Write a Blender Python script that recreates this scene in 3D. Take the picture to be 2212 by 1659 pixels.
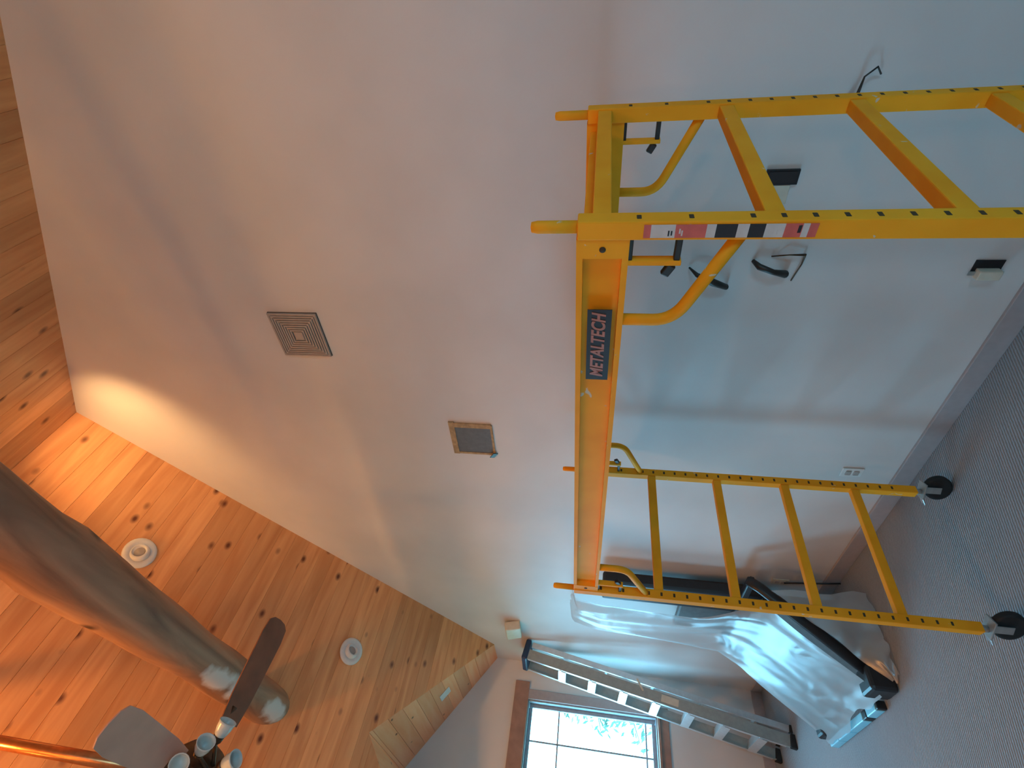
import bpy, bmesh, math, random
from mathutils import Vector, Matrix
random.seed(7)
sc = bpy.context.scene
for o in list(bpy.data.objects): bpy.data.objects.remove(o)
COL = sc.collection
# ------------------------------------------------------------------ camera (phone held sideways: the picture's left is up)
CR = ((-0.073119, 0.753642, 0.653205), (0.142982, 0.656114, -0.740993), (-0.987021, 0.039216, -0.155732))
CP = (5.916, -2.102, 1.839)
cd = bpy.data.cameras.new('camera'); cd.sensor_fit = 'HORIZONTAL'; cd.sensor_width = 36; cd.lens = 17.601
cd.clip_start = .05
cam = bpy.data.objects.new('camera', cd); COL.objects.link(cam)
M4 = Matrix(CR).to_4x4(); M4.translation = Vector(CP); cam.matrix_world = M4
sc.camera = cam
# ------------------------------------------------------------------ world: bright overcast daylight
w = bpy.data.worlds.new('sky'); sc.world = w; w.use_nodes = True
bg = w.node_tree.nodes['Background']; bg.inputs[0].default_value = (.23, .68, 1.0, 1); bg.inputs[1].default_value = 24.0
sc.view_settings.view_transform = 'Standard'; sc.view_settings.look = 'None'; sc.view_settings.gamma = 1
sc.view_settings.use_curve_mapping = False; sc.view_settings.exposure = -0.2
def portal(name, loc, rot, sx, sy):
    l = bpy.data.lights.new(name, 'AREA'); l.shape = 'RECTANGLE'; l.size = sx; l.size_y = sy; l.cycles.is_portal = True
    o = bpy.data.objects.new(name, l); o.location = loc; o.rotation_euler = rot; COL.objects.link(o)
portal('window_portal', (-.16, -1.11, 1.70), (0, -math.pi/2, 0), 1.36, 1.56)
portal('window_portal', (-.16, -3.85, 1.55), (0, -math.pi/2, 0), 1.62, 1.7)
portal('window_portal', (8.66, -2.6, 1.3), (0, math.pi/2, 0), 1.2, .9)

# ------------------------------------------------------------------ room numbers (metres; gable wall y=0, window wall x=0)
RX, RZ, SL, SR = 3.626, 5.509, .8469, .598     # ridge x, ridge z, slopes
XR, YB = 8.5, -6.5                             # right wall, back wall
def zl(x): return RZ - SL*(RX-x)
def zr(x): return RZ - SR*(x-RX)
DZ, DY, DS = 2.745, 1.12, .67                  # dormer eave z, half width, slope
DRZ = DZ + DS*DY; DX0 = RX-(RZ-DZ)/SL; DX1 = RX-(RZ-DRZ)/SL
WY0, WY1, WZ0, WZ1 = -.36, -1.86, 1.05, 2.36   # window opening

# ------------------------------------------------------------------ material helpers
def nmat(name):
    m = bpy.data.materials.new(name); m.use_nodes = True
    nt = m.node_tree; return m, nt, nt.nodes['Principled BSDF']
def N(nt, t, **k):
    n = nt.nodes.new(t)
    for a, v in k.items():
        if a.startswith('i_'): n.inputs[a[2:].replace('_', ' ')].default_value = v
        else: setattr(n, a, v)
    return n
def ramp(nt, fac, stops):
    r = N(nt, 'ShaderNodeValToRGB'); e = r.color_ramp.elements
    while len(e) < len(stops): e.new(.5)
    for q, (p, c) in zip(e, stops): q.position = p; q.color = (*c, 1)
    nt.links.new(fac, r.inputs[0]); return r
def plain(name, c, rough=.5, metal=0, noise=.12, scale=30, bump=0, spec=None):
    m, nt, b = nmat(name)
    tc = N(nt, 'ShaderNodeTexCoord'); ns = N(nt, 'ShaderNodeTexNoise', i_Scale=scale, i_Detail=5.0)
    nt.links.new(tc.outputs['Object'], ns.inputs['Vector'])
    r = ramp(nt, ns.outputs['Fac'], [(.3, tuple(v*(1-noise) for v in c)), (.7, tuple(min(1, v*(1+noise)) for v in c))])
    nt.links.new(r.outputs[0], b.inputs['Base Color'])
    b.inputs['Roughness'].default_value = rough; b.inputs['Metallic'].default_value = metal
    if spec is not None: b.inputs['Specular IOR Level'].default_value = spec
    if bump:
        bp = N(nt, 'ShaderNodeBump', i_Strength=bump, i_Distance=.004); nt.links.new(ns.outputs['Fac'], bp.inputs['Height']); nt.links.new(bp.outputs[0], b.inputs['Normal'])
    return m
def pine(name, axis, c0=(.62, .25, .085), c1=(.82, .41, .17), rough=.42, kn=(.06, .20)):
    m, nt, b = nmat(name); L = nt.links.new
    g = N(nt, 'ShaderNodeNewGeometry'); oi = N(nt, 'ShaderNodeObjectInfo')
    mp = N(nt, 'ShaderNodeMapping'); s = [9, 9, 9]; s[axis] = .9; mp.inputs['Scale'].default_value = s
    off = N(nt, 'ShaderNodeVectorMath', operation='SCALE'); off.inputs[0].default_value = (3.1, 7.7, 5.3); L(oi.outputs['Random'], off.inputs['Scale'])
    add = N(nt, 'ShaderNodeVectorMath', operation='ADD'); L(g.outputs['Position'], add.inputs[0]); L(off.outputs[0], add.inputs[1])
    L(add.outputs[0], mp.inputs['Vector'])
    ns = N(nt, 'ShaderNodeTexNoise', i_Scale=1.6, i_Detail=4.0, i_Distortion=.6); L(mp.outputs[0], ns.inputs['Vector'])
    r = ramp(nt, ns.outputs['Fac'], [(.3, c0), (.72, c1)])
    hs = N(nt, 'ShaderNodeHueSaturation'); mr = N(nt, 'ShaderNodeMapRange'); mr.inputs[3].default_value = .82; mr.inputs[4].default_value = 1.15
    L(oi.outputs['Random'], mr.inputs[0]); L(mr.outputs[0], hs.inputs['Value']); L(r.outputs[0], hs.inputs['Color'])
    # knots: elongated dark spots, each plank its own
    mk = N(nt, 'ShaderNodeMapping'); s = [7.0, 7.0, 7.0]; s[axis] = 4.6; mk.inputs['Scale'].default_value = s
    L(add.outputs[0], mk.inputs['Vector'])
    vo = N(nt, 'ShaderNodeTexVoronoi', i_Scale=1.0, i_Randomness=1.0); L(mk.outputs[0], vo.inputs['Vector'])
    rk = ramp(nt, vo.outputs['Distance'], [(kn[0], (1, 1, 1)), (kn[1], (0, 0, 0))])
    mx = N(nt, 'ShaderNodeMix', data_type='RGBA'); L(rk.outputs[0], mx.inputs[0]); L(hs.outputs[0], mx.inputs[6]); mx.inputs[7].default_value = (.13, .035, .012, 1)
    L(mx.outputs[2], b.inputs['Base Color']); b.inputs['Roughness'].default_value = rough
    return m

# wall paint: roller texture and faint patched areas
def wallpaint():
    m, nt, b = nmat('wall_paint'); L = nt.links.new
    g = N(nt, 'ShaderNodeNewGeometry')
    n1 = N(nt, 'ShaderNodeTexNoise', i_Scale=1.7, i_Detail=3.0); L(g.outputs['Position'], n1.inputs['Vector'])
    r = ramp(nt, n1.outputs['Fac'], [(.35, (.63, .61, .59)), (.65, (.69, .67, .65))])
    L(r.outputs[0], b.inputs['Base Color']); b.inputs['Roughness'].default_value = .62
    n2 = N(nt, 'ShaderNodeTexNoise', i_Scale=160.0, i_Detail=2.0); L(g.outputs['Position'], n2.inputs['Vector'])
    bp = N(nt, 'ShaderNodeBump', i_Strength=.12, i_Distance=.002); L(n2.outputs['Fac'], bp.inputs['Height']); L(bp.outputs[0], b.inputs['Normal'])
    return m
def carpetmat():
    m, nt, b = nmat('ribbed_carpet'); L = nt.links.new
    g = N(nt, 'ShaderNodeNewGeometry'); mp = N(nt, 'ShaderNodeMapping'); mp.inputs['Rotation'].default_value = (0, 0, .35); L(g.outputs['Position'], mp.inputs['Vector'])
    wv = N(nt, 'ShaderNodeTexWave', i_Scale=22.0, i_Distortion=1.6, i_Detail=2.0); wv.inputs['Detail Scale'].default_value = 3.0; L(mp.outputs[0], wv.inputs['Vector'])
    ns = N(nt, 'ShaderNodeTexNoise', i_Scale=90.0, i_Detail=4.0); L(g.outputs['Position'], ns.inputs['Vector'])
    mu = N(nt, 'ShaderNodeMath', operation='MULTIPLY_ADD'); L(ns.outputs['Fac'], mu.inputs[0]); mu.inputs[1].default_value = .7; L(wv.outputs['Fac'], mu.inputs[2])
    r = ramp(nt, mu.outputs[0], [(.3, (.235, .255, .27)), (1.0, (.335, .36, .38))])
    L(r.outputs[0], b.inputs['Base Color']); b.inputs['Roughness'].default_value = .95; b.inputs['Specular IOR Level'].default_value = .1
    bp = N(nt, 'ShaderNodeBump', i_Strength=.5, i_Distance=.008); L(mu.outputs[0], bp.inputs['Height']); L(bp.outputs[0], b.inputs['Normal'])
    return m
def logmat():
    m, nt, b = nmat('peeled_log'); L = nt.links.new
    tc = N(nt, 'ShaderNodeTexCoord'); mp = N(nt, 'ShaderNodeMapping'); mp.inputs['Scale'].default_value = (.8, 6, 6); L(tc.outputs['Object'], mp.inputs['Vector'])
    ns = N(nt, 'ShaderNodeTexNoise', i_Scale=1.5, i_Detail=6.0, i_Distortion=.8); L(mp.outputs[0], ns.inputs['Vector'])
    r = ramp(nt, ns.outputs['Fac'], [(.28, (.17, .075, .040)), (.55, (.38, .19, .105)), (.8, (.50, .285, .17))])
    # pale scraped patches with dark knots near the ceiling end
    vo = N(nt, 'ShaderNodeTexVoronoi', i_Scale=3.2); L(tc.outputs['Object'], vo.inputs['Vector'])
    rk = ramp(nt, vo.outputs['Distance'], [(.05, (1, 1, 1)), (.16, (0, 0, 0))])
    n2 = N(nt, 'ShaderNodeTexNoise', i_Scale=9.0, i_Detail=3.0); L(tc.outputs['Object'], n2.inputs['Vector'])
    sq = N(nt, 'ShaderNodeVectorMath', operation='MULTIPLY'); sq.inputs[1].default_value = (.55, 1, 1); L(tc.outputs['Object'], sq.inputs[0])
    last = None
    for c_ in ((.24, -.06, -.11), (.76, -.10, -.11), (1.02, -.12, -.10)):
        dn = N(nt, 'ShaderNodeVectorMath', operation='DISTANCE'); L(sq.outputs[0], dn.inputs[0]); dn.inputs[1].default_value = (c_[0]*.55, c_[1], c_[2])
        if last is None: last = dn.outputs['Value']
        else:
            mn = N(nt, 'ShaderNodeMath', operation='MINIMUM'); L(last, mn.inputs[0]); L(dn.outputs['Value'], mn.inputs[1]); last = mn.outputs[0]
    ad = N(nt, 'ShaderNodeMath', operation='MULTIPLY_ADD'); L(n2.outputs['Fac'], ad.inputs[0]); ad.inputs[1].default_value = .12; L(last, ad.inputs[2])
    rp = ramp(nt, ad.outputs[0], [(.115, (1, 1, 1)), (.15, (0, 0, 0))])
    m1 = N(nt, 'ShaderNodeMix', data_type='RGBA'); L(rp.outputs[0], m1.inputs[0]); L(r.outputs[0], m1.inputs[6]); m1.inputs[7].default_value = (.66, .58, .54, 1)
    m2 = N(nt, 'ShaderNodeMix', data_type='RGBA'); L(rk.outputs[0], m2.inputs[0]); L(m1.outputs[2], m2.inputs[6]); m2.inputs[7].default_value = (.05, .025, .015, 1)
    L(m2.outputs[2], b.inputs['Base Color']); b.inputs['Roughness'].default_value = .55
    return m
def yellowmat():
    m, nt, b = nmat('scaffold_yellow'); L = nt.links.new
    tc = N(nt, 'ShaderNodeNewGeometry')
    ns = N(nt, 'ShaderNodeTexNoise', i_Scale=6.0, i_Detail=3.0); L(tc.outputs['Position'], ns.inputs['Vector'])
    r = ramp(nt, ns.outputs['Fac'], [(.3, (.92, .34, .010)), (.7, (1.0, .43, .020))])
    n2 = N(nt, 'ShaderNodeTexNoise', i_Scale=24.0, i_Detail=4.0, i_Distortion=1.0); L(tc.outputs['Position'], n2.inputs['Vector'])
    rp = ramp(nt, n2.outputs['Fac'], [(.70, (0, 0, 0)), (.74, (1, 1, 1))])
    m1 = N(nt, 'ShaderNodeMix', data_type='RGBA'); L(rp.outputs[0], m1.inputs[0]); L(r.outputs[0], m1.inputs[6]); m1.inputs[7].default_value = (.70, .58, .42, 1)
    L(m1.outputs[2], b.inputs['Base Color']); b.inputs['Roughness'].default_value = .65; b.inputs['Specular IOR Level'].default_value = .15
    return m
def filmmat():
    m, nt, b = nmat('clear_plastic_film'); L = nt.links.new
    out = nt.nodes['Material Output']; nt.nodes.remove(b)
    tr = N(nt, 'ShaderNodeBsdfTransparent'); tl = N(nt, 'ShaderNodeBsdfTranslucent'); df = N(nt, 'ShaderNodeBsdfDiffuse'); gl = N(nt, 'ShaderNodeBsdfGlossy')
    for q in (tl, df): q.inputs[0].default_value = (.72, .78, .80, 1)
    gl.inputs['Roughness'].default_value = .30
    g = N(nt, 'ShaderNodeNewGeometry'); ns = N(nt, 'ShaderNodeTexNoise', i_Scale=3.2, i_Detail=1.5, i_Distortion=1.2); L(g.outputs['Position'], ns.inputs['Vector'])
    bp = N(nt, 'ShaderNodeBump', i_Strength=.5, i_Distance=.03); L(ns.outputs['Fac'], bp.inputs['Height'])
    for q in (tl, df, gl): L(bp.outputs[0], q.inputs['Normal'])
    a = N(nt, 'ShaderNodeMixShader', i_Fac=.5); L(tl.outputs[0], a.inputs[1]); L(df.outputs[0], a.inputs[2])
    c = N(nt, 'ShaderNodeMixShader', i_Fac=.52); L(tr.outputs[0], c.inputs[1]); L(a.outputs[0], c.inputs[2])
    e = N(nt, 'ShaderNodeMixShader', i_Fac=.16); L(c.outputs[0], e.inputs[1]); L(gl.outputs[0], e.inputs[2])
    L(e.outputs[0], out.inputs[0]); return m
def panemat():
    m, nt, b = nmat('window_glass'); L = nt.links.new
    out = nt.nodes['Material Output']; nt.nodes.remove(b)
    tr = N(nt, 'ShaderNodeBsdfTransparent'); gl = N(nt, 'ShaderNodeBsdfGlossy'); gl.inputs['Roughness'].default_value = .02
    e = N(nt, 'ShaderNodeMixShader', i_Fac=.06); L(tr.outputs[0], e.inputs[1]); L(gl.outputs[0], e.inputs[2]); L(e.outputs[0], out.inputs[0]); return m
def emit(name, c, s):
    m, nt, b = nmat(name); b.inputs['Emission Color'].default_value = (*c, 1); b.inputs['Emission Strength'].default_value = s; b.inputs['Base Color'].default_value = (*c, 1); return m

M = dict(
    wall=wallpaint(), carpet=carpetmat(), pine_y=pine('pine_board_along_room', 1), pine_x=pine('pine_board_dormer', 0, (.95, .33, .13), (1.0, .48, .24), .45, (.03, .11)),
    trimwood=plain('stained_casing', (.34, .20, .15), .5, noise=.15, scale=12), base=plain('painted_baseboard', (.40, .36, .36), .5, noise=.05),
    log=logmat(), yellow=yellowmat(), black=plain('black_plastic', (.012, .013, .016), .4, noise=.2), dark=plain('dark_metal', (.05, .048, .045), .45, .6),
    slot=plain('slot_shadow_steel', (.06, .035, .012), .8), steel=plain('galvanised_steel', (.42, .44, .43), .38, .7), chrome=plain('bright_steel', (.75, .8, .82), .22, .9),
    ply=plain('plywood', (.30, .17, .08), .7, noise=.2, scale=10), white=plain('white_plastic', (.72, .71, .68), .45, noise=.04), cream=plain('cream_plastic', (.62, .58, .47), .5, noise=.05),
    grille=plain('dusty_grille', (.40, .355, .32), .6, noise=.06), grilledark=plain('grille_recess', (.10, .085, .075), .8), tan=plain('torn_drywall_paper', (.40, .27, .14), .9, noise=.25, scale=40),
    duct=plain('grey_duct_metal', (.135, .14, .14), .6, .1), alu=plain('aluminium', (.66, .69, .70), .3, .65, noise=.06), frp=plain('grey_green_fibreglass', (.30, .345, .33), .5, noise=.08),
    blue=plain('navy_cap', (.012, .035, .085), .45), blade=plain('walnut_blade', (.25, .080, .030), .5, noise=.25, scale=8), blade2=plain('sheen_blade', (.66, .35, .25), .6, noise=.08, scale=8),  # blade2: paler copy of the blade colour, reflected sheen painted in
    copper=plain('copper_rod', (.62, .24, .09), .28, .85), bronze=plain('bronze_metal', (.10, .055, .03), .4, .7), glass=plain('frosted_glass_shade', (.66, .70, .66), .25, noise=.04),
    film=filmmat(), pane=panemat(), sash=plain('window_sash', (.30, .34, .38), .5), red=plain('sticker_red', (.62, .12, .09), .5, noise=.15), paper=plain('sticker_white', (.62, .58, .54), .6, noise=.1),
    ink=plain('sticker_black', (.02, .014, .014), .6), copperink=plain('label_lettering', (.42, .13, .07), .5), rubber=plain('black_rubber', (.012, .013, .013), .7, noise=.3), leaf=plain('needle_leaf', (.10, .17, .12), .7, noise=.35, scale=3),
    bark=plain('bark', (.14, .11, .09), .9, noise=.3), bulb=emit('lit_bulb', (1, .62, .28), 30), stone=plain('grass_ground', (.20, .24, .14), .95, noise=.3, scale=2), paleblue=plain('daylit_foot_bar_blue', (.26, .70, .88), .3, noise=.05))  # paleblue: caught daylight painted into the foot bar colour

# ------------------------------------------------------------------ mesh helpers
def finish(name, bm, mat, parent=None, smooth=False):
    me = bpy.data.meshes.new(name); bm.normal_update(); bm.to_mesh(me); bm.free()
    if smooth:
        for f in me.polygons: f.use_smooth = True
    if mat: me.materials.append(M[mat] if isinstance(mat, str) else mat)
    o = bpy.data.objects.new(name, me); COL.objects.link(o)
    if parent: o.parent = parent
    return o
def box(bm, c, s, bev=0, mtx=None):
    r = bmesh.ops.create_cube(bm, size=1); vs = r['verts']
    for v in vs: v.co = Vector((v.co.x*s[0], v.co.y*s[1], v.co.z*s[2]))
    if bev:
        es = list({e for v in vs for e in v.link_edges})
        rb = bmesh.ops.bevel(bm, geom=es, offset=bev, segments=2, affect='EDGES', profile=.5); vs = list({v for f in rb['faces'] for v in f.verts} | {v for v in vs if v.is_valid})
    for v in vs:
        if mtx is not None: v.co = mtx @ v.co
        v.co += Vector(c)
def B(name, c, s, mat, parent=None, bev=.0, rot=None):
    bm = bmesh.new(); box(bm, (0, 0, 0), s, bev)
    o = finish(name, bm, mat, parent); o.location = c
    if rot: o.rotation_euler = rot
    return o
def tube(bm, pts, rad, seg=10, caps=True, flat=(1, 1)):
    pts = [Vector(p) for p in pts]; rr = rad if isinstance(rad, (list, tuple)) else [rad]*len(pts)
    rings = []; up = None
    for i, p in enumerate(pts):
        d = (pts[min(i+1, len(pts)-1)] - pts[max(i-1, 0)]).normalized()
        if up is None: up = Vector((0, 0, 1)) if abs(d.z) < .9 else Vector((1, 0, 0))
        a = d.cross(up).normalized(); b2 = a.cross(d).normalized(); up = b2
        rings.append([bm.verts.new(p + a*rr[i]*flat[0]*math.cos(t) + b2*rr[i]*flat[1]*math.sin(t)) for t in [2*math.pi*k/seg for k in range(seg)]])
    for r0, r1 in zip(rings, rings[1:]):
        for k in range(seg): bm.faces.new((r0[k], r0[(k+1) % seg], r1[(k+1) % seg], r1[k]))
    if caps: bm.faces.new(rings[0][::-1]); bm.faces.new(rings[-1])
def T(name, pts, rad, mat, parent=None, seg=10, smooth=True, flat=(1, 1)):
    bm = bmesh.new(); tube(bm, pts, rad, seg, flat=flat); bmesh.ops.recalc_face_normals(bm, faces=bm.faces); return finish(name, bm, mat, parent, smooth)
def lathe(bm, prof, seg=20, mtx=None):
    rings = []
    for r, z in prof:
        rings.append([bm.verts.new(Vector((max(r, 1e-4)*math.cos(2*math.pi*k/seg), max(r, 1e-4)*math.sin(2*math.pi*k/seg), z))) for k in range(seg)])
    for r0, r1 in zip(rings, rings[1:]):
        for k in range(seg): bm.faces.new((r0[k], r0[(k+1) % seg], r1[(k+1) % seg], r1[k]))
    bm.faces.new(rings[0][::-1]); bm.faces.new(rings[-1])
    if mtx is not None: bmesh.ops.transform(bm, matrix=mtx, verts=[v for r in rings for v in r])
def LA(name, prof, mat, parent=None, seg=20, mtx=None, smooth=True):
    bm = bmesh.new(); lathe(bm, prof, seg); bmesh.ops.recalc_face_normals(bm, faces=bm.faces)
    o = finish(name, bm, mat, parent, smooth)
    if mtx is not None: o.matrix_local = mtx
    return o
def prism(bm, a, b2):
    """two matching vertex loops -> closed solid"""
    va = [bm.verts.new(p) for p in a]; vb = [bm.verts.new(p) for p in b2]; n = len(a)
    bm.faces.new(va[::-1]); bm.faces.new(vb)
    for k in range(n): bm.faces.new((va[k], va[(k+1) % n], vb[(k+1) % n], vb[k]))
def P(name, a, b2, mat, parent=None):
    bm = bmesh.new(); prism(bm, a, b2); bmesh.ops.recalc_face_normals(bm, faces=bm.faces); return finish(name, bm, mat, parent)
def empty(name, loc=(0, 0, 0), rz=0):
    o = bpy.data.objects.new(name, None); o.location = loc; o.rotation_euler = (0, 0, rz); o.empty_display_size = .1; COL.objects.link(o); return o
def tag(o, label, cat, group=None, kind=None):
    o['label'] = label
    if cat: o['category'] = cat
    if group: o['group'] = group
    if kind: o['kind'] = kind
    return o
def struct(o, label=None):
    o['kind'] = 'structure'
    if label: o['label'] = label
    return o
def clone(o, parent=None):
    c = o.copy(); COL.objects.link(c); c.parent = parent
    for ch in list(o.children): clone(ch, c)
    return c
def align(z, loc=(0, 0, 0)):
    z = Vector(z).normalized(); return Matrix.Translation(loc) @ z.to_track_quat('Z', 'Y').to_matrix().to_4x4()

# ------------------------------------------------------------------ THE ROOM
o = B('floor', (XR/2, YB/2, -.05), (XR+.4, -YB+.4, .1), 'carpet'); struct(o, 'grey beige ribbed carpet floor')
# gable wall (y = 0 .. 0.15)
g2 = [(-.15, 0), (-.15, DZ+.1), (DX0, DZ+.1), (RX, RZ+.1), (XR+.15, zr(XR+.15)+.1), (XR+.15, 0)]
o = P('wall_gable', [(x, 0, z) for x, z in g2], [(x, .15, z) for x, z in g2], 'wall'); struct(o, 'tall white painted gable wall under the pine ceiling')
# window wall (x = -0.15 .. 0) round the window opening, with the dormer gable
bm = bmesh.new()
def lw(poly): prism(bm, [(0, y, z) for y, z in poly], [(-.15, y, z) for y, z in poly])
lw([(0, 0), (0, WZ0), (YB, WZ0), (YB, 0)])
lw([(0, WZ0), (0, WZ1), (WY0, WZ1), (WY0, WZ0)])
lw([(WY1, WZ0), (WY1, WZ1), (-3.0, WZ1), (-3.0, WZ0)])
lw([(-4.7, WZ0), (-4.7, WZ1), (YB, WZ1), (YB, WZ0)])
lw([(0, WZ1), (0, DZ), (-DY, DRZ), (-2*DY, DZ), (-2*DY, WZ1)])
lw([(-2*DY, WZ1), (-2*DY, zl(0)), (YB, zl(0)), (YB, WZ1)])
bmesh.ops.recalc_face_normals(bm, faces=bm.faces)
struct(finish('wall_left', bm, 'wall'), 'white window wall with a small dormer gable')
# dormer cheek on the far side
a = [(0, zl(0)), (0, DZ), (DX0, DZ)]
struct(P('wall_dormer', [(x, -2*DY, z) for x, z in a], [(x, -2*DY-.05, z) for x, z in a], 'wall'))
# right wall with a wide window, back wall
bm = bmesh.new()
def rw(poly): prism(bm, [(XR, y, z) for y, z in poly], [(XR+.15, y, z) for y, z in poly])
zR = zr(XR)
ra, rb, rc, rd = -2.15, -3.05, .7, 1.9
rw([(0, 0), (0, zR), (ra, zR), (ra, 0)]); rw([(rb, 0), (rb, zR), (YB, zR), (YB, 0)]); rw([(ra, 0), (ra, rc), (rb, rc), (rb, 0)]); rw([(ra, rd), (ra, zR), (rb, zR), (rb, rd)])
bmesh.ops.recalc_face_normals(bm, faces=bm.faces)
struct(finish('wall_right', bm, 'wall'))
b2 = [(-.15, 0), (-.15, zl(0)), (RX, RZ), (XR+.15, zr(XR+.15)), (XR+.15, 0)]
struct(P('wall_back', [(x, YB, z) for x, z in b2], [(x, YB-.15, z) for x, z in b2], 'wall'))
struct(B('baseboard_gable', (XR/2, -.008, .05), (XR, .016, .10), 'base', bev=.003), 'pale baseboard along the gable wall')
struct(B('baseboard_left', (.008, (YB)/2-.01, .05), (.016, -YB-.02, .10), 'base', bev=.003))

# ceiling: pine planks, each its own board with a small groove between
PW, GAP, TH = .132, .0012, .03
def ceil_root(name, label): return struct(empty(name), label)
cl = ceil_root('ceiling', 'knotty pine plank ceiling slope with the dormer'); cr = ceil_root('ceiling', 'knotty pine plank ceiling slope beyond the ridge'); cdm = ceil_root('ceiling', 'pine plank ceiling of the small dormer')
def plank(ptsA, nrm, mat, par):
    """ptsA: corner loop of the visible face, nrm: outward (up) direction; edges eased"""
    up = Vector(nrm).normalized()
    a = [Vector(p) for p in ptsA]; c = sum(a, Vector())/len(a)
    low = [p + (c-p).normalized()*.0 for p in a]
    bm = bmesh.new(); prism(bm, low, [p + up*TH for p in a]); bmesh.ops.recalc_face_normals(bm, faces=bm.faces)
    es = [e for e in bm.edges if all((v.co - low[0]).dot(up) < 1e-4 for v in e.verts)]
    bmesh.ops.bevel(bm, geom=es, offset=.0016, segments=1, affect='EDGES')
    return finish('plank', bm, mat, par)
def yv(x): return -(x-DX0)/(DX1-DX0)*DY       # valley
nl = (-SL, 0, 1); nr = (SR, 0, 1)
dxl = PW/math.sqrt(1+SL*SL); x1 = RX
while x1 > -.05:
    xa, xb = max(x1-dxl, -.1)+GAP*.5, x1
    P3 = lambda x, y: (x, y, zl(x))
    if xa >= DX1: plank([P3(xa, .02), P3(xb, .02), P3(xb, YB), P3(xa, YB)], nl, 'pine_y', cl)
    else:
        xa_, xb_ = max(xa, DX0), min(xb, DX1)
        if xb_ > xa_:
            if yv(xb_) < -.002: plank([P3(xa_, 0.02), P3(xb_, .02), P3(xb_, yv(xb_)), P3(xa_, yv(xa_)-.004)], nl, 'pine_y', cl)
            if xb > DX1: plank([P3(DX1, .02), P3(xb, .02), P3(xb, YB), P3(DX1, YB)], nl, 'pine_y', cl)
            plank([P3(xa_, -2*DY-yv(xa_)), P3(xb_, -2*DY-yv(xb_)), P3(xb_, YB), P3(xa_, YB)], nl, 'pine_y', cl)
        if xa < DX0: plank([P3(xa, -2*DY), P3(min(xb, DX0), -2*DY), P3(min(xb, DX0), YB), P3(xa, YB)], nl, 'pine_y', cl)
    x1 -= dxl
dxr = PW/math.sqrt(1+SR*SR); x0 = RX
while x0 < XR+.1:
    xb = min(x0+dxr, XR+.15)-GAP*.5
    P3 = lambda x, y: (x, y, zr(x))
    plank([P3(x0, .02), P3(xb, .02), P3(xb, YB), P3(x0, YB)], nr, 'pine_y', cr)
    x0 += dxr
dyl = PW/math.sqrt(1+DS*DS); y0 = 0.0
def xv(y): return DX0+(DX1-DX0)*abs(y)/DY
while y0 < DY-.005:
    y1 = min(y0+dyl-GAP, DY)
    for sgn in (0, 1):
        f = (lambda y: -y) if sgn == 0 else (lambda y: -2*DY+y)
        z0, z1 = DZ+DS*y0, DZ+DS*y1
        plank([(-.02, f(y0), z0), (xv(y0), f(y0), z0), (xv(y1), f(y1), z1), (-.02, f(y1), z1)], (0, DS if sgn == 0 else -DS, 1), 'pine_x', cdm)
    y0 += dyl
# roof deck above the boards keeps daylight out of the grooves
bm = bmesh.new()
k = .034
prism(bm, [(DX1, .02, zl(DX1)+k), (RX, .02, RZ+k), (RX, YB, RZ+k), (DX1, YB, zl(DX1)+k)], [(DX1, .02, zl(DX1)+.12), (RX, .02, RZ+.12), (RX, YB, RZ+.12), (DX1, YB, zl(DX1)+.12)])
prism(bm, [(RX, .02, RZ+k), (XR+.2, .02, zr(XR+.2)+k), (XR+.2, YB, zr(XR+.2)+k), (RX, YB, RZ+k)], [(RX, .02, RZ+.12), (XR+.2, .02, zr(XR+.2)+.12), (XR+.2, YB, zr(XR+.2)+.12), (RX, YB, RZ+.12)])
prism(bm, [(-.2, -2*DY-.0, zl(-.2)+k), (DX0, -2*DY, zl(DX0)+k), (DX1, -DY, zl(DX1)+k), (DX1, YB, zl(DX1)+k), (-.2, YB, zl(-.2)+k)], [(-.2, -2*DY, zl(-.2)+.12), (DX0, -2*DY, zl(DX0)+.12), (DX1, -DY, zl(DX1)+.12), (DX1, YB, zl(DX1)+.12), (-.2, YB, zl(-.2)+.12)])
prism(bm, [(DX0, 0.02, zl(DX0)+k), (DX1, 0.02, zl(DX1)+k), (DX1, -DY, zl(DX1)+k)], [(DX0, 0.02, zl(DX0)+.12), (DX1, 0.02, zl(DX1)+.12), (DX1, -DY, zl(DX1)+.12)])
for s in (0, 1):
    f = (lambda y: -y) if s == 0 else (lambda y: -2*DY+y)
    q = [(-.2, f(-.02), DZ-.02+k), (DX0, f(-.02), DZ-.02+k), (DX1, f(DY), DRZ+k), (-.2, f(DY), DRZ+k)]
    prism(bm, q, [(x, y, z+.09) for x, y, z in q])
bmesh.ops.recalc_face_normals(bm, faces=bm.faces)
struct(finish('ceiling', bm, 'ply'), 'roof deck above the ceiling boards')

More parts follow.
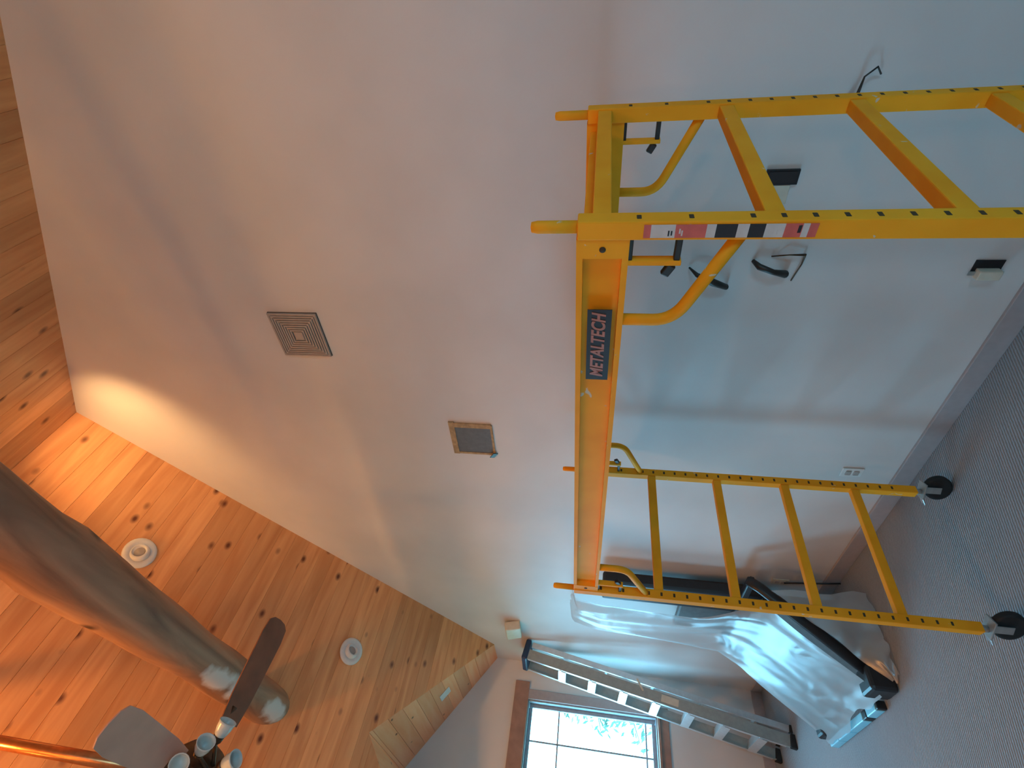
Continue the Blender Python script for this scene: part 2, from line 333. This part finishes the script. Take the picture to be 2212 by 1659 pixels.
# ------------------------------------------------------------------ window in the window wall
def window(name, x, ya, yb, za, zb, nrm, muntins, label):
    """ya > yb; nrm +1 = room lies towards +x"""
    r = struct(empty(name, (x, (ya+yb)/2, za)), label); W_, H_ = ya-yb, zb-za
    def part(nm, dy, z, sy, sz, dx, sx, mat, par=r): return B(nm, (dx*nrm, dy, z), (sx, sy, sz), mat, par, .003)
    part('window_frame', 0, H_+.07, W_+.32, .15, .012, .024, 'trimwood')['label'] = 'reddish brown head casing'
    part('window_frame', 0, -.055, W_+.16, .10, .011, .022, 'trimwood')
    for s in (-1, 1): part('window_frame', s*(W_/2+.045), H_/2, .09, H_, .011, .022, 'base')
    part('window_sill', 0, -.006, W_+.16, .022, .02, .07, 'trimwood')
    for s in (-1, 1): part('jamb', s*(W_/2-.008), H_/2, .016, H_, -.075, .15, 'sash')
    part('jamb', 0, H_-.008, W_-.032, .016, -.075, .15, 'sash'); part('jamb', 0, .008, W_-.032, .016, -.075, .15, 'sash')
    for s in (-1, 1): part('sash', s*(W_/2-.034), H_/2, .035, H_-.04, -.09, .04, 'sash')
    part('sash', 0, H_-.034, W_-.11, .035, -.09, .04, 'sash'); part('sash', 0, .034, W_-.11, .035, -.09, .04, 'sash')
    for k_, v in muntins:
        if k_ == 'h': part('muntin', 0, v, W_-.11, .016, -.09, .022, 'sash')
        else: part('muntin', v, H_/2, .016, H_-.09, -.092, .02, 'sash')
    part('pane', 0, H_/2, W_-.10, H_-.10, -.09, .005, 'pane')
    return r
cy = (WY0+WY1)/2
window('window_1', 0, WY0, WY1, WZ0, WZ1, 1, [('h', .98), ('h', .11), ('v', -.70-cy), ('v', cy+.70), ('v', 0)], 'bright window with muntin bars and reddish brown head casing')
window('window_3', 0, -3.0, -4.7, WZ0, WZ1, 1, [('v', 0), ('h', .98), ('h', .11)], 'second window further along the window wall')
window('window_2', XR, ra, rb, rc, rd, -1, [('v', 0)], 'wide window in the right wall')
# outside: ground and two trees
o = B('ground', (-9, -3, -1.2), (17, 30, .2), 'stone'); struct(o, 'ground outside the window')
def tree(loc, h, label, seed):
    rnd = random.Random(seed); r = tag(empty('garden_tree', loc), label, 'tree', 'trees outside the window')
    T('trunk', [(0, 0, 0), (.04, .03, h*.5), (0, 0, h)], [.10, .07, .02], 'bark', r, 8)
    bm = bmesh.new(); br = bmesh.new()
    for i in range(26):
        z = h*(.15+.82*i/26); L = (1-z/h)*h*.34+.15; a = i*2.4+rnd.random()
        d = Vector((math.cos(a), math.sin(a), -.25)); tip = Vector((0, 0, z))+d*L
        tube(br, [(0, 0, z), tip], [.022, .006], 5)
        for j in range(34):
            t = .2+.8*rnd.random(); c = Vector((0, 0, z)).lerp(tip, t)+Vector((rnd.gauss(0, .08), rnd.gauss(0, .08), rnd.gauss(-.06, .07)))
            u = Vector((rnd.gauss(0, 1), rnd.gauss(0, 1), rnd.gauss(0, 1))).normalized(); v = u.orthogonal().normalized()
            q = [c-u*.07, c+v*.025, c+u*.07, c-v*.025]; bm.faces.new([bm.verts.new(p) for p in q])
    finish('branch', br, 'bark', r); f = finish('foliage', bm, 'leaf', r); f['kind'] = 'stuff'; return r
tree((-3.6, .78, -1.1), 3.4, 'leafy tree seen through the window close to its side casing', 3)
tree((-9.5, -.9, -1.1), 4.0, 'tree standing further off behind the window glass', 5)

# ------------------------------------------------------------------ log tie beam through both slopes
lx0, ly0, lz0 = 1.72, -1.177, 4.064
bm = bmesh.new(); rnd = random.Random(2); pts = []; rad = []
n = 30; LEN = 4.5
for i in range(n+1):
    t = i/n; pts.append((LEN*t, -.046*LEN*t + .006*math.sin(9*t), .02*math.sin(5*t+1)))
    rad.append(.122 + .021*min(1, t/.5) - .012*max(0, (t-.6)/.4) + .005*math.sin(17*t)+.004*math.sin(41*t) + (.010 if .50 < t < .56 else 0))
tube(bm, pts, rad, 22); bmesh.ops.recalc_face_normals(bm, faces=bm.faces)
lg = finish('log_beam', bm, 'log', None, True); lg.location = (lx0, ly0, lz0)
tag(lg, 'thick peeled brown log beam running under the pine ceiling', 'log beam')
# ------------------------------------------------------------------ recessed ceiling lights
def eyeball(loc, nrm, label, tilt, lit=None, group=None):
    r = tag(empty('recessed_light', loc), label, 'ceiling light', group)
    m = align(nrm)
    LA('trim_ring', [(.062, .0), (.100, .0), (.105, .006), (.098, .014), (.074, .020), (.062, .012)], 'white', r, 28, m)
    d = (Vector(nrm).normalized()+Vector(tilt)).normalized()
    LA('eyeball', [(.001, -.02), (.06, -.02), (.064, .005), (.058, .024), (.045, .036), (.040, .030), (.036, .012), (.001, .008)], 'white', r, 24, align(d))
    LA('lamp_bulb', [(.001, .009), (.034, .010), (.035, .018), (.028, .024), (.001, .027)], lit or 'grille', r, 20, align(d))
    return r, d
nin = Vector((SL, 0, -1)).normalized()        # into the room from the left slope
eyeball((2.926, -.656, zl(2.926)-.004), nin, 'unlit white round recessed light half hidden behind the log beam', (.25, .1, .3), group='recessed ceiling lights')
eyeball((1.555, -.646, zl(1.555)-.004), nin, 'unlit white round recessed light between fan blade and dormer', (-.2, .25, .2), group='recessed ceiling lights')
nin2 = Vector((-SR, 0, -1)).normalized()
def spot(nm, loc, aim, watts, col, ang, blend, rad=.03):
    l = bpy.data.lights.new(nm, 'SPOT'); l.energy = watts; l.color = col; l.spot_size = math.radians(ang); l.spot_blend = blend; l.shadow_soft_size = rad
    q = bpy.data.objects.new(nm, l); q.location = loc; q.rotation_euler = Vector(aim).to_track_quat('-Z', 'Y').to_euler(); COL.objects.link(q); return q
WARM = (1, .43, .105)
pos = Vector((4.28, -.62, zr(4.28)-.004)); aim = Vector((3.25, 0, 5.08))-pos
_, d = eyeball(pos, nin2, 'lit recessed light on the ceiling slope beyond the ridge aimed at the gable wall', aim.normalized()*.9, 'bulb', group='recessed ceiling lights')
spot('recessed_light_beam', pos+d*.05, aim, 75, (1, .56, .22), 84, 1.0, .05)
for yy_, nm_ in ((-2.55, 'added recessed light beyond the ridge aimed across at the ceiling fan'), (-4.5, 'added recessed light beyond the ridge far behind the ceiling fan')):  # unseen lamps added to throw warm light on the pine slope
    ps = Vector((4.28, yy_, zr(4.28)-.004)); am = Vector((2.2, yy_+.5, 4.0))-ps
    _, d = eyeball(ps, nin2, nm_, am.normalized()*.9, 'bulb', group='recessed ceiling lights')
    spot('recessed_light_beam', ps+d*.05, am, 260, WARM, 150, 1.0, .12)
for x, y, wt, tgt, lab in [(5.3, -3.2, 76, (4.6, 0, 4.6), 'added wash light behind the scaffold closest to the ridge'), (6.3, -3.7, 84, (4.8, 0, 4.6), 'added wash light halfway down the slope behind the scaffold'),
        (7.4, -3.1, 76, (5.0, 0, 4.4), 'added wash light low on the slope above the right wall window'), (6.0, -5.2, 84, (4.2, 0, 4.8), 'added wash light near the back wall halfway down the slope'), (7.7, -5.0, 84, (4.6, 0, 4.6), 'added wash light near the back wall low on the slope')]:  # unseen lamps added and scattered for an even warm wall wash
    z = zr(x) if x > RX else zl(x); nn = nin2 if x > RX else nin
    pq = Vector((x, y, z-.004)); am = Vector(tgt)-pq
    _, d = eyeball(pq, nn, lab, am.normalized()*.9, 'bulb', group='recessed ceiling lights')
    spot('recessed_light_beam', pq+d*.05, am, wt, WARM, 120, 1.0, .15)
# ------------------------------------------------------------------ ROLLING SCAFFOLD
SW, SLn, RS, ZT = .675, 1.879, .343, 1.83
th = -.085
A0 = Vector((5.522, -.407, 0)); ux = Vector((-math.cos(th), -math.sin(th), 0)); vy = Vector((math.sin(th), -math.cos(th), 0))
ctr = A0 + ux*SLn/2 + vy*SW/2
S = tag(empty('rolling_scaffold', ctr, th), 'yellow steel rolling scaffold with two ladder ends on casters', 'scaffold')
hx, hy, pw = SLn/2, SW/2, .042
zb, zt = .16, 1.88
def arc(p0, p1, p2, n=7):
    """smooth bend from p0 via p1 to p2"""
    p0, p1, p2 = map(Vector, (p0, p1, p2)); return [p0*(1-t)**2+p1*2*t*(1-t)+p2*t*t for t in [i/n for i in range(n+1)]]
for sx in (1, -1):
    fr = empty('end_frame', (sx*hx, 0, 0)); fr.parent = S
    for sy in (1, -1):
        po = B('post', (0, sy*hy, (zb+zt)/2), (pw, pw, zt-zb), 'yellow', fr, .003)
    slot0 = None
    for sy in (1, -1):
        for k in range(26):
            z = ZT - RS*.86 - k*RS/6
            if k >= 23 or z < zb+.03: break
            if slot0 is None: slot0 = B('slot', (0, 0, 0), (pw+.0012, .018, .011), 'slot', fr, .002); q = slot0
            else: q = slot0.copy(); COL.objects.link(q)
            q.parent = fr; q.location = (0, sy*hy, z)
        for dz in (-.075, -.178):
            q = slot0.copy(); COL.objects.link(q); q.parent = fr; q.location = (0, sy*hy, ZT+dz)
    for k in range(5):
        z = ZT-k*RS
        B('rung', (0, 0, z), (.034, SW-pw, .040), 'yellow', fr, .003)
    for sy in (1, -1):
        LA('coupling_pin', [(.0135, 0), (.0135, .085), (.011, .098), (.002, .10)], 'yellow', fr, 14, Matrix.Translation((0, sy*hy, zt)))
    # casters: stem, fork, wheel, brake
    for sy in (1, -1):
        c = empty('caster', (0, sy*hy, 0)); c.parent = fr; a = (.5 if sx < 0 else -.4)
        c.rotation_euler = (0, 0, a)
        LA('stem', [(.013, .125), (.016, .15), (.016, .175), (.010, .176)], 'steel', c, 14)
        bm = bmesh.new(); box(bm, (.012, 0, .132), (.085, .062, .008), .002)
        for q in (1, -1): box(bm, (.025, q*.028, .098), (.035, .004, .075), .001)
        finish('fork', bm, 'steel', c)
        LA('wheel', [(.05, -.016), (.060, -.016), (.064, -.010), (.064, .010), (.060, .016), (.05, .016)], 'rubber', c, 28, Matrix.Translation((.03, 0, .064)) @ Matrix.Rotation(math.pi/2, 4, 'X'))
        LA('hub', [(.001, -.014), (.05, -.014), (.05, .014), (.001, .014)], 'steel', c, 24, Matrix.Translation((.03, 0, .064)) @ Matrix.Rotation(math.pi/2, 4, 'X'))
        B('brake_lever', (-.045, 0, .118), (.05, .034, .006), 'chrome', c, .002, (0, -.5, 0))
# side rails: channel with end plates, corner braces and locking brackets
rz0, rz1 = 1.770, 1.882
for sy in (1, -1):
    rl = empty('side_rail', (0, sy*hy, 0)); rl.parent = S; Lr = SLn-pw-.002
    bm = bmesh.new(); zc = (rz0+rz1)/2; hh = rz1-rz0; out = sy
    box(bm, (0, -out*.010, zc), (Lr, .010, hh)); box(bm, (0, out*.003, rz1-.007), (Lr, .026, .014)); box(bm, (0, out*.003, rz0+.007), (Lr, .026, .014))
    for sx in (1, -1): box(bm, (sx*(Lr/2-.0225), out*.002, zc), (.045, .030, hh-.001))
    finish('channel', bm, 'yellow', rl)
    for sx in (1, -1):
        LA('lock_hole', [(.001, 0), (.007, 0), (.007, .002), (.001, .002)], 'slot', rl, 12, Matrix.Translation((sx*(Lr/2-.0225), out*.0165, zc)) @ Matrix.Rotation(-out*math.pi/2, 4, 'X'))
        xb, xp = sx*(hx-.245), sx*(hx-.01)
        T('brace', [(xb, 0, rz0+.002), (xb, 0, rz0-.05)] + arc((xb, 0, rz0-.070), (xb, 0, rz0-.118), (sx*(hx-.195), 0, rz0-.140)) + [(xp, 0, rz0-.225)], .0145, 'yellow', rl, 12)
        br = empty('lock_bracket', (sx*(hx-.016), 0, 0)); br.parent = rl
        B('bracket_bar', (-sx*.066, 0, 1.717), (.012, .024, .118), 'yellow', br, .002)
        for z in (1.768, 1.668): B('bracket_pin', (-sx*.032, 0, z), (.062, .018, .013), 'dark', br, .002)
        B('bracket_catch', (-sx*.088, 0, 1.682), (.03, .014, .02), 'dark', br, .003, (0, .5*sx, 0))
    if sy == -1:
        lb = empty('label_plate', (.615, -.016, 0)); lb.parent = rl
        B('plate', (0, .0022, zc-.001), (.235, .002, .058), 'ink', lb, .0)
        cu = bpy.data.curves.new('lettering', 'FONT'); cu.body = 'METALTECH'; cu.size = .046; cu.align_x = 'CENTER'; cu.align_y = 'CENTER'; cu.extrude = .0006; cu.shear = .25; cu.offset = .0012
        to = bpy.data.objects.new('lettering_curve', cu); COL.objects.link(to)
        dg = bpy.context.evaluated_depsgraph_get(); me = bpy.data.meshes.new_from_object(to.evaluated_get(dg)); bpy.data.objects.remove(to)
        me.materials.clear(); me.materials.append(M['copperink']); lt = bpy.data.objects.new('lettering', me); COL.objects.link(lt); lt.parent = lb
        wv = max(v.co.x for v in me.vertices)-min(v.co.x for v in me.vertices)
        lt.scale = (.215/wv, 1, 1); lt.location = (0, .0006, zc-.001); lt.rotation_euler = (math.pi/2, 0, 0)
# platform deck on the rails
dk = empty('platform', (0, 0, 1.846)); dk.parent = S
B('deck_board', (0, 0, .012), (SLn-.14, SW-.05, .014), 'ply', dk, .002)
for sx in (1, -1): B('deck_frame', (sx*(hx-.055), 0, .010), (.03, SW-.05, .030), 'yellow', dk, .003)
for sy in (1, -1): B('deck_frame', (0, sy*(hy-.032), .010), (SLn-.17, .018, .030), 'yellow', dk, .003)
# warning stickers down the near post
stk = empty('warning_sticker', (hx, -hy-pw/2-.0007, 0)); stk.parent = S
zz = ZT-.085
for hgt, mat in [(.014, 'red'), (.048, 'paper'), (.060, 'red'), (.018, 'paper'), (.040, 'ink'), (.022, 'paper'), (.030, 'ink'), (.036, 'paper'), (.032, 'red'), (.012, 'paper'), (.016, 'red')]:
    B('sticker_panel', (0, 0, zz-hgt/2), (.029, .0012, hgt), mat, stk); zz -= hgt
rnd = random.Random(4)
for k in range(7):
    z = ZT-.085-rnd.random()*.32; B('printed_line', (rnd.uniform(-.005, .005), -.0008, z), (rnd.uniform(.008, .018), .0006, .003), 'ink' if k % 3 else 'paper', stk)

# ------------------------------------------------------------------ STEP LADDER folded against the gable wall
lb_, lt_ = Vector((.43, -.60, .012)), Vector((.47, -.135, 2.40))
ax = (lt_-lb_).normalized(); wx = Vector((1, 0, 0)); wx = (wx-ax*wx.dot(ax)).normalized(); nb = ax.cross(wx).normalized()   # nb towards the wall
if nb.y < 0: nb = -nb
LD = tag(empty('step_ladder', (0, 0, 0)), 'folded grey fibreglass step ladder with bright treads leaning on the gable wall', 'ladder')
Rm = Matrix((wx, nb, ax)).transposed().to_4x4(); LD.matrix_world = Matrix.Translation(lb_) @ Rm
HL = (lt_-lb_).length
def lwid(z): return .225 - .075*z/HL
for s in (1, -1):
    bm = bmesh.new(); a0, a1 = lwid(0), lwid(HL)
    q = lambda x, z: [(s*x, -.045, z), (s*x, .045, z), (s*(x-.008), .045, z), (s*(x-.008), -.037, z), (s*(x-.030), -.037, z), (s*(x-.030), -.045, z)]
    prism(bm, q(a0, .03), q(a1, HL-.05)); bmesh.ops.recalc_face_normals(bm, faces=bm.faces); finish('front_rail', bm, 'frp', LD)
    B('rail_edge', (s*(a0+a1)/2-s*.016, -.0475, HL/2), (.030, .003, HL-.12), 'alu', LD, .001, (0, -s*math.atan((a0-a1)/HL), 0))
    a0 -= .02; a1 -= .02
    q = lambda x, z: [(s*x, .075, z), (s*x, .125, z), (s*(x-.02), .125, z), (s*(x-.02), .075, z)]
    prism_b = bmesh.new(); prism(prism_b, q(a0, .03), q(a1, HL-.06)); bmesh.ops.recalc_face_normals(prism_b, faces=prism_b.faces); finish('rear_rail', prism_b, 'alu', LD)
    B('foot', (s*lwid(0), -.0, .005), (.05, .105, .055), 'rubber', LD, .006); B('foot', (s*(lwid(0)-.03), .10, .01), (.045, .06, .045), 'rubber', LD, .006)
for k in range(7):
    z = .26+k*.297; B('tread', (0, -.012, z), (2*lwid(z)-.02, .085, .024), 'alu', LD, .003); B('tread_lip', (0, -.054, z-.018), (2*lwid(z)-.05, .004, .075), 'alu', LD, .001)
for k in range(5):
    z = .3+k*.44; w2 = 2*lwid(z)-.07; B('rear_brace', (0, .1, z), (w2, .012, .025), 'alu', LD, .002)
for s in (1, -1): B('spreader', (s*(lwid(1.3)+.006), .05, 1.3), (.005, .11, .018), 'cream', LD, .001, (.7, 0, 0))
B('caution_label', (lwid(1.02)+.0012, 0, 1.02), (.002, .06, .16), 'cream', LD, .0)
cp = B('top_cap', (0, .035, HL-.02), (.33, .19, .055), 'blue', LD, .012)

# ------------------------------------------------------------------ PLASTIC-COVERED MACHINE leaning between wall and floor
MC = tag(empty('exercise_machine', (1.98, -.45, 0)), 'black-framed exercise machine under plastic film with a foot bar painted pale with daylight on the carpet', 'machine')
def mc(v): return (v[0]-1.98, v[1]+.45, v[2])
for x in (1.50, 2.47): T('side_rail', [mc((x, -.17, .70)), mc((x, -.22, .63)), mc((x, -.765, .035))], .026, 'black', MC, 10, flat=(1, 1.5))
B('back_panel', mc((2.10, -.115, 1.11)), (.27, .10, 1.16), 'black', MC, .02); B('back_panel', mc((1.72, -.085, .80)), (.42, .05, .55), 'duct', MC, .02)
B('crossbar', mc((1.985, -.17, .68)), (1.0, .05, .05), 'black', MC, .01)
B('end_cap', mc((2.44, -.735, .075)), (.16, .14, .15), 'black', MC, .02); B('end_cap', mc((1.53, -.735, .065)), (.12, .12, .13), 'black', MC, .02)
B('base_post', mc((2.05, -.1, .26)), (.10, .09, .52), 'black', MC, .01)
x = 1.48
for wd, mt in [(.16, 'paleblue'), (.20, 'paleblue'), (.24, 'paleblue'), (.06, 'black'), (.14, 'paleblue'), (.03, 'black')]:
    B('foot_bar', mc((x+wd/2, -.81, .028)), (wd-.004, .05, .055), mt, MC, .006); x += wd
bm = bmesh.new(); box(bm, (0, 0, 0), (.86, .62, .018), .004); dkk = finish('deck', bm, 'duct', MC); dkk.location = mc((1.985, -.47, .33)); dkk.rotation_euler = (math.atan2(.60, .54), 0, 0)
# the film
bm = bmesh.new(); prof = [(-.03, 1.93), (-.16, 1.90), (-.205, 1.70), (-.21, 1.35), (-.215, 1.0), (-.24, .73), (-.33, .575), (-.46, .44), (-.60, .28), (-.72, .14), (-.795, .075)]
def pint(t):
    f = t*(len(prof)-1); i = min(int(f), len(prof)-2); u = f-i; return (prof[i][0]*(1-u)+prof[i+1][0]*u, prof[i][1]*(1-u)+prof[i+1][1]*u)
NU, NV = 46, 34; G_ = []
for i in range(NU+1):
    t = i/NU; y, z = pint(t); row = []
    for j in range(NV+1):
        s = j/NV; flare = .02*math.sin(9*t)
        xl = 1.47 + .06*max(0, 1-t*1.6); sm = min(1, max(0, (t-.38)/.22)); xr = 1.96+.475*sm*sm*(3-2*sm)
        xx = xl+(xr-xl)*s
        fold = .016*math.sin(15*s+5*t)+.006*math.sin(33*s-9*t)+.026*math.sin(6*s+10*t)
        edge = min(s, 1-s)*8
        yy = y - .02 + (fold-.01)*min(1, edge)*.8; zz2 = z + fold*.5
        row.append(bm.verts.new(mc((xx+flare, min(yy, -.02), max(zz2, .06)))))
    G_.append(row)
for i in range(NU):
    for j in range(len(G_[0])-1): bm.faces.new((G_[i][j], G_[i][j+1], G_[i+1][j+1], G_[i+1][j]))
fl = finish('plastic_film', bm, 'film', None, True); fl.location = (1.98, -.45, 0)
bm = bmesh.new(); G_ = []
for i in range(25):
    t = i/24; y = -.26-.50*t; z = .55*(1-t)+.02; row = []
    for q in range(9):
        u = q/8; row.append(bm.verts.new((2.525+.07*u+.012*math.sin(14*t+5*u), y+.03*math.sin(9*u+6*t)*u, max(.012, z*(1-u)+.014+.01*math.sin(25*t)*u))))
    G_.append(row)
for i in range(24):
    for j in range(8): bm.faces.new((G_[i][j], G_[i][j+1], G_[i+1][j+1], G_[i+1][j]))
f2 = finish('plastic_film', bm, 'film', None, True)
tag(f2, 'small piece of clear plastic film hanging beside the slanted black rail to the carpet', 'plastic sheet')
tag(fl, 'crumpled clear plastic film draped over the black machine by the wall', 'plastic sheet')

# ------------------------------------------------------------------ CEILING FAN on a long rod
FH = Vector((3.44, -1.825, 3.36))
FN = tag(empty('ceiling_fan', FH), 'ceiling fan with brown blades and frosted lamp shades on a copper rod', 'ceiling fan')
rt = zl(FH.x)-FH.z
T('down_rod', [(0, 0, .10), (0, 0, rt+.01)], .026, 'copper', FN, 16)
LA('canopy', [(.03, rt-.12), (.07, rt-.08), (.085, rt-.02), (.085, rt+.0)], 'bronze', FN, 22)
LA('motor_housing', [(.03, .15), (.10, .13), (.125, .08), (.125, .02), (.10, -.03), (.06, -.05), (.055, -.085), (.001, -.09)], 'bronze', FN, 26)
for k in range(4):
    a = 1.60-k*math.pi/2
    bl = empty('fan_blade'); bl.parent = FN; bl.rotation_euler = (0, 0, a)
    bm = bmesh.new(); out = [(.20, -.052), (.30, -.064), (.57, -.074), (.635, -.066), (.655, -.04), (.660, 0), (.655, .04), (.635, .066), (.57, .074), (.30, .064), (.20, .052)]
    prism(bm, [(x, y, -.003) for x, y in out], [(x, y, .003) for x, y in out]); bmesh.ops.recalc_face_normals(bm, faces=bm.faces)
    q = finish('blade', bm, 'blade2' if k == 1 else 'blade', bl); q.rotation_euler = (math.radians(-15), 0, 0)
    if k == 1: q['label'] = 'blade face painted paler for its sheen'
    T('blade_iron', [(.10, 0, .02), (.16, 0, .012), (.26, 0, .004)], [.014, .012, .02], 'bronze', bl, 8, flat=(1.4, .4))
for v, dr in [((.23, .01, -.03), (.9, -.3, -.5)), ((.185, .075, -.06), (.75, .5, -.55)), ((.14, .15, -.08), (.35, .9, -.35)), ((.07, .06, -.13), (.3, .4, -.9))]:
    v = Vector(v); dr = Vector(dr).normalized(); arm = empty('lamp_arm'); arm.parent = FN
    T('arm', arc((v.x*.2, v.y*.2, -.05), (v.x*.7, v.y*.7, v.z+.03), v-dr*.05, 6), .008, 'bronze', arm, 8)
    LA('fitter', [(.012, -.055), (.020, -.045), (.022, -.028), (.016, -.026)], 'bronze', arm, 14, align(dr, v))
    LA('glass_shade', [(.016, -.03), (.024, -.022), (.031, 0), (.033, .02), (.036, .030), (.033, .030), (.029, .018), (.026, .0), (.010, -.02)], 'glass', arm, 18, align(dr, v))

# ------------------------------------------------------------------ things on the gable wall
# exhaust fan grille
gr = tag(empty('exhaust_fan_grille', (4.375, 0, 3.461)), 'square grey exhaust fan grille with concentric louvres high on the gable wall', 'vent grille')
B('backing', (0, -.004, 0), (.29, .008, .29), 'grilledark', gr)
for k in range(8):
    h = .143-k*.0145
    nm = 'louvre' if k else 'frame'
    bm = bmesh.new(); t_ = .0085 if k else .010
    for s in (1, -1):
        box(bm, (0, -.012-.0008*k, s*(h-t_/2)), (2*h, .012, t_)); box(bm, (s*(h-t_/2), -.012-.0008*k, 0), (t_, .012, 2*h-2*t_))
    finish(nm, bm, 'grille', gr)
B('centre_plate', (0, -.016, 0), (.054, .014, .054), 'grille', gr, .004)
for s1, s2 in ((1, 1), (1, -1)): B('diagonal_rib', (0, -.013, 0), (.38, .010, .005), 'grille', gr, 0, (0, s1*s2*math.pi/4, 0))
# open duct hole with torn paper edge
dh = tag(empty('wall_vent_opening', (3.585, 0, 2.568)), 'square grey duct opening with torn tan edges in the gable wall', 'wall opening')
B('duct_panel', (0, -.003, 0), (.25, .006, .25), 'duct', dh)
bm = bmesh.new(); box(bm, (.005, -.006, .122), (.29, .010, .036)); finish('paper_edge', bm, 'tan', dh)
bm = bmesh.new(); box(bm, (.125, -.006, -.012), (.034, .010, .235)); finish('paper_edge', bm, 'tan', dh)
bm = bmesh.new(); box(bm, (-.002, -.005, -.130), (.27, .008, .014)); finish('paper_edge', bm, 'tan', dh)
bm = bmesh.new(); box(bm, (-.131, -.005, -.01), (.016, .008, .25)); finish('paper_edge', bm, 'tan', dh)
B('torn_flap', (-.135, -.014, -.125), (.05, .004, .035), 'dark', dh, .001, (.5, .6, 0))
# outlets
def outlet(x, z, label, mat='cream', open_=False):
    r = tag(empty('wall_outlet', (x, 0, z)), label, 'outlet', 'outlets low on the gable wall')
    if open_:
        B('box_opening', (.012, -.002, 0), (.062, .004, .105), 'black', r); B('receptacle', (-.012, -.020, -.004), (.04, .036, .085), mat, r, .004)
        for s in (1, -1): B('yoke', (-.012, -.012, s*.05), (.018, .003, .026), 'steel', r)
    else:
        B('cover_plate', (0, -.004, 0), (.072, .007, .115), mat, r, .003)
        for s in (1, -1): B('socket', (0, -.009, s*.021), (.034, .004, .029), 'grille', r, .004)
    return r
outlet(4.79, .265, 'cream outlet hanging out of its open black box behind the scaffold end', 'cream', True)
outlet(3.487, .325, 'pale outlet plate behind the far scaffold end', 'white')
r3 = outlet(2.195, .381, 'cream outlet beside the plastic-covered machine', 'cream')
cb = T('power_cord', [(2.21, -.02, .36), (2.25, -.03, .25), (2.29, -.04, .12), (2.33, -.05, .02)], .006, 'black'); tag(cb, 'thin black power cord running down from the outlet beside the machine', 'cord')
# black open box with a tan plate
kb = tag(empty('open_wall_box', (5.183, 0, 1.146)), 'black open cable box in the gable wall behind the scaffold rungs', 'wall box')
B('box_frame', (0, -.006, 0), (.058, .012, .120), 'black', kb, .002); B('cavity', (0, -.013, 0), (.044, .003, .100), 'ink', kb)
pl = B('cover_plate', (5.115, -.006, 1.165), (.075, .01, .115), 'cream', None, .003); tag(pl, 'small tan blank plate beside the black cable box', 'wall plate')
# loose cables
def cable(pts, r, mat, label): tag(T('loose_cable', pts, r, mat), label, 'cable', 'cables hanging from the gable wall')
cable([(4.80, -.01, 1.43), (4.785, -.05, 1.40), (4.755, -.06, 1.33), (4.715, -.03, 1.262), (4.71, -.004, 1.255)], [.004, .010, .017, .013, .006], 'dark', 'thick dark cable stub bent over beside the scaffold brace')
cable([(4.83, -.004, 1.17), (4.82, -.04, 1.15), (4.80, -.05, 1.09), (4.775, -.02, 1.03), (4.772, -.003, 1.025)], [.008, .014, .012, .017, .008], 'dark', 'short dark cable end poking out below the brace')
cable([(4.85, -.003, 1.10), (4.87, -.03, 1.04), (4.865, -.02, .975), (4.82, -.015, .975), (4.735, -.004, .992)], [.003, .003, .006, .003, .003], 'bronze', 'thin looped wire hanging below the short cable end')
cable([(5.44, -.003, 1.0), (5.46, -.03, .985), (5.515, -.04, .985), (5.54, -.03, .95), (5.515, -.01, .925)], [.010, .006, .003, .003, .003], 'dark', 'thin hooked wire poking out beyond the wall-side scaffold post')
wb = tag(empty('wall_speaker', (.90, 0, 2.495)), 'small cream wall-mounted box above the ladder top', 'wall box')
B('housing', (0, -.05, 0), (.22, .085, .15), 'cream', wb, .012, (.25, 0, 0)); B('bracket', (0, -.012, .0), (.06, .024, .06), 'grille', wb, .003)
tag(B('ceiling_sticker', (.513, -.566, DZ+DS*.566-.006), (.12, .12, .004), 'white', None, .0, (-math.atan(DS), 0, 0)), 'small white square plate on the dormer planks', 'plate')
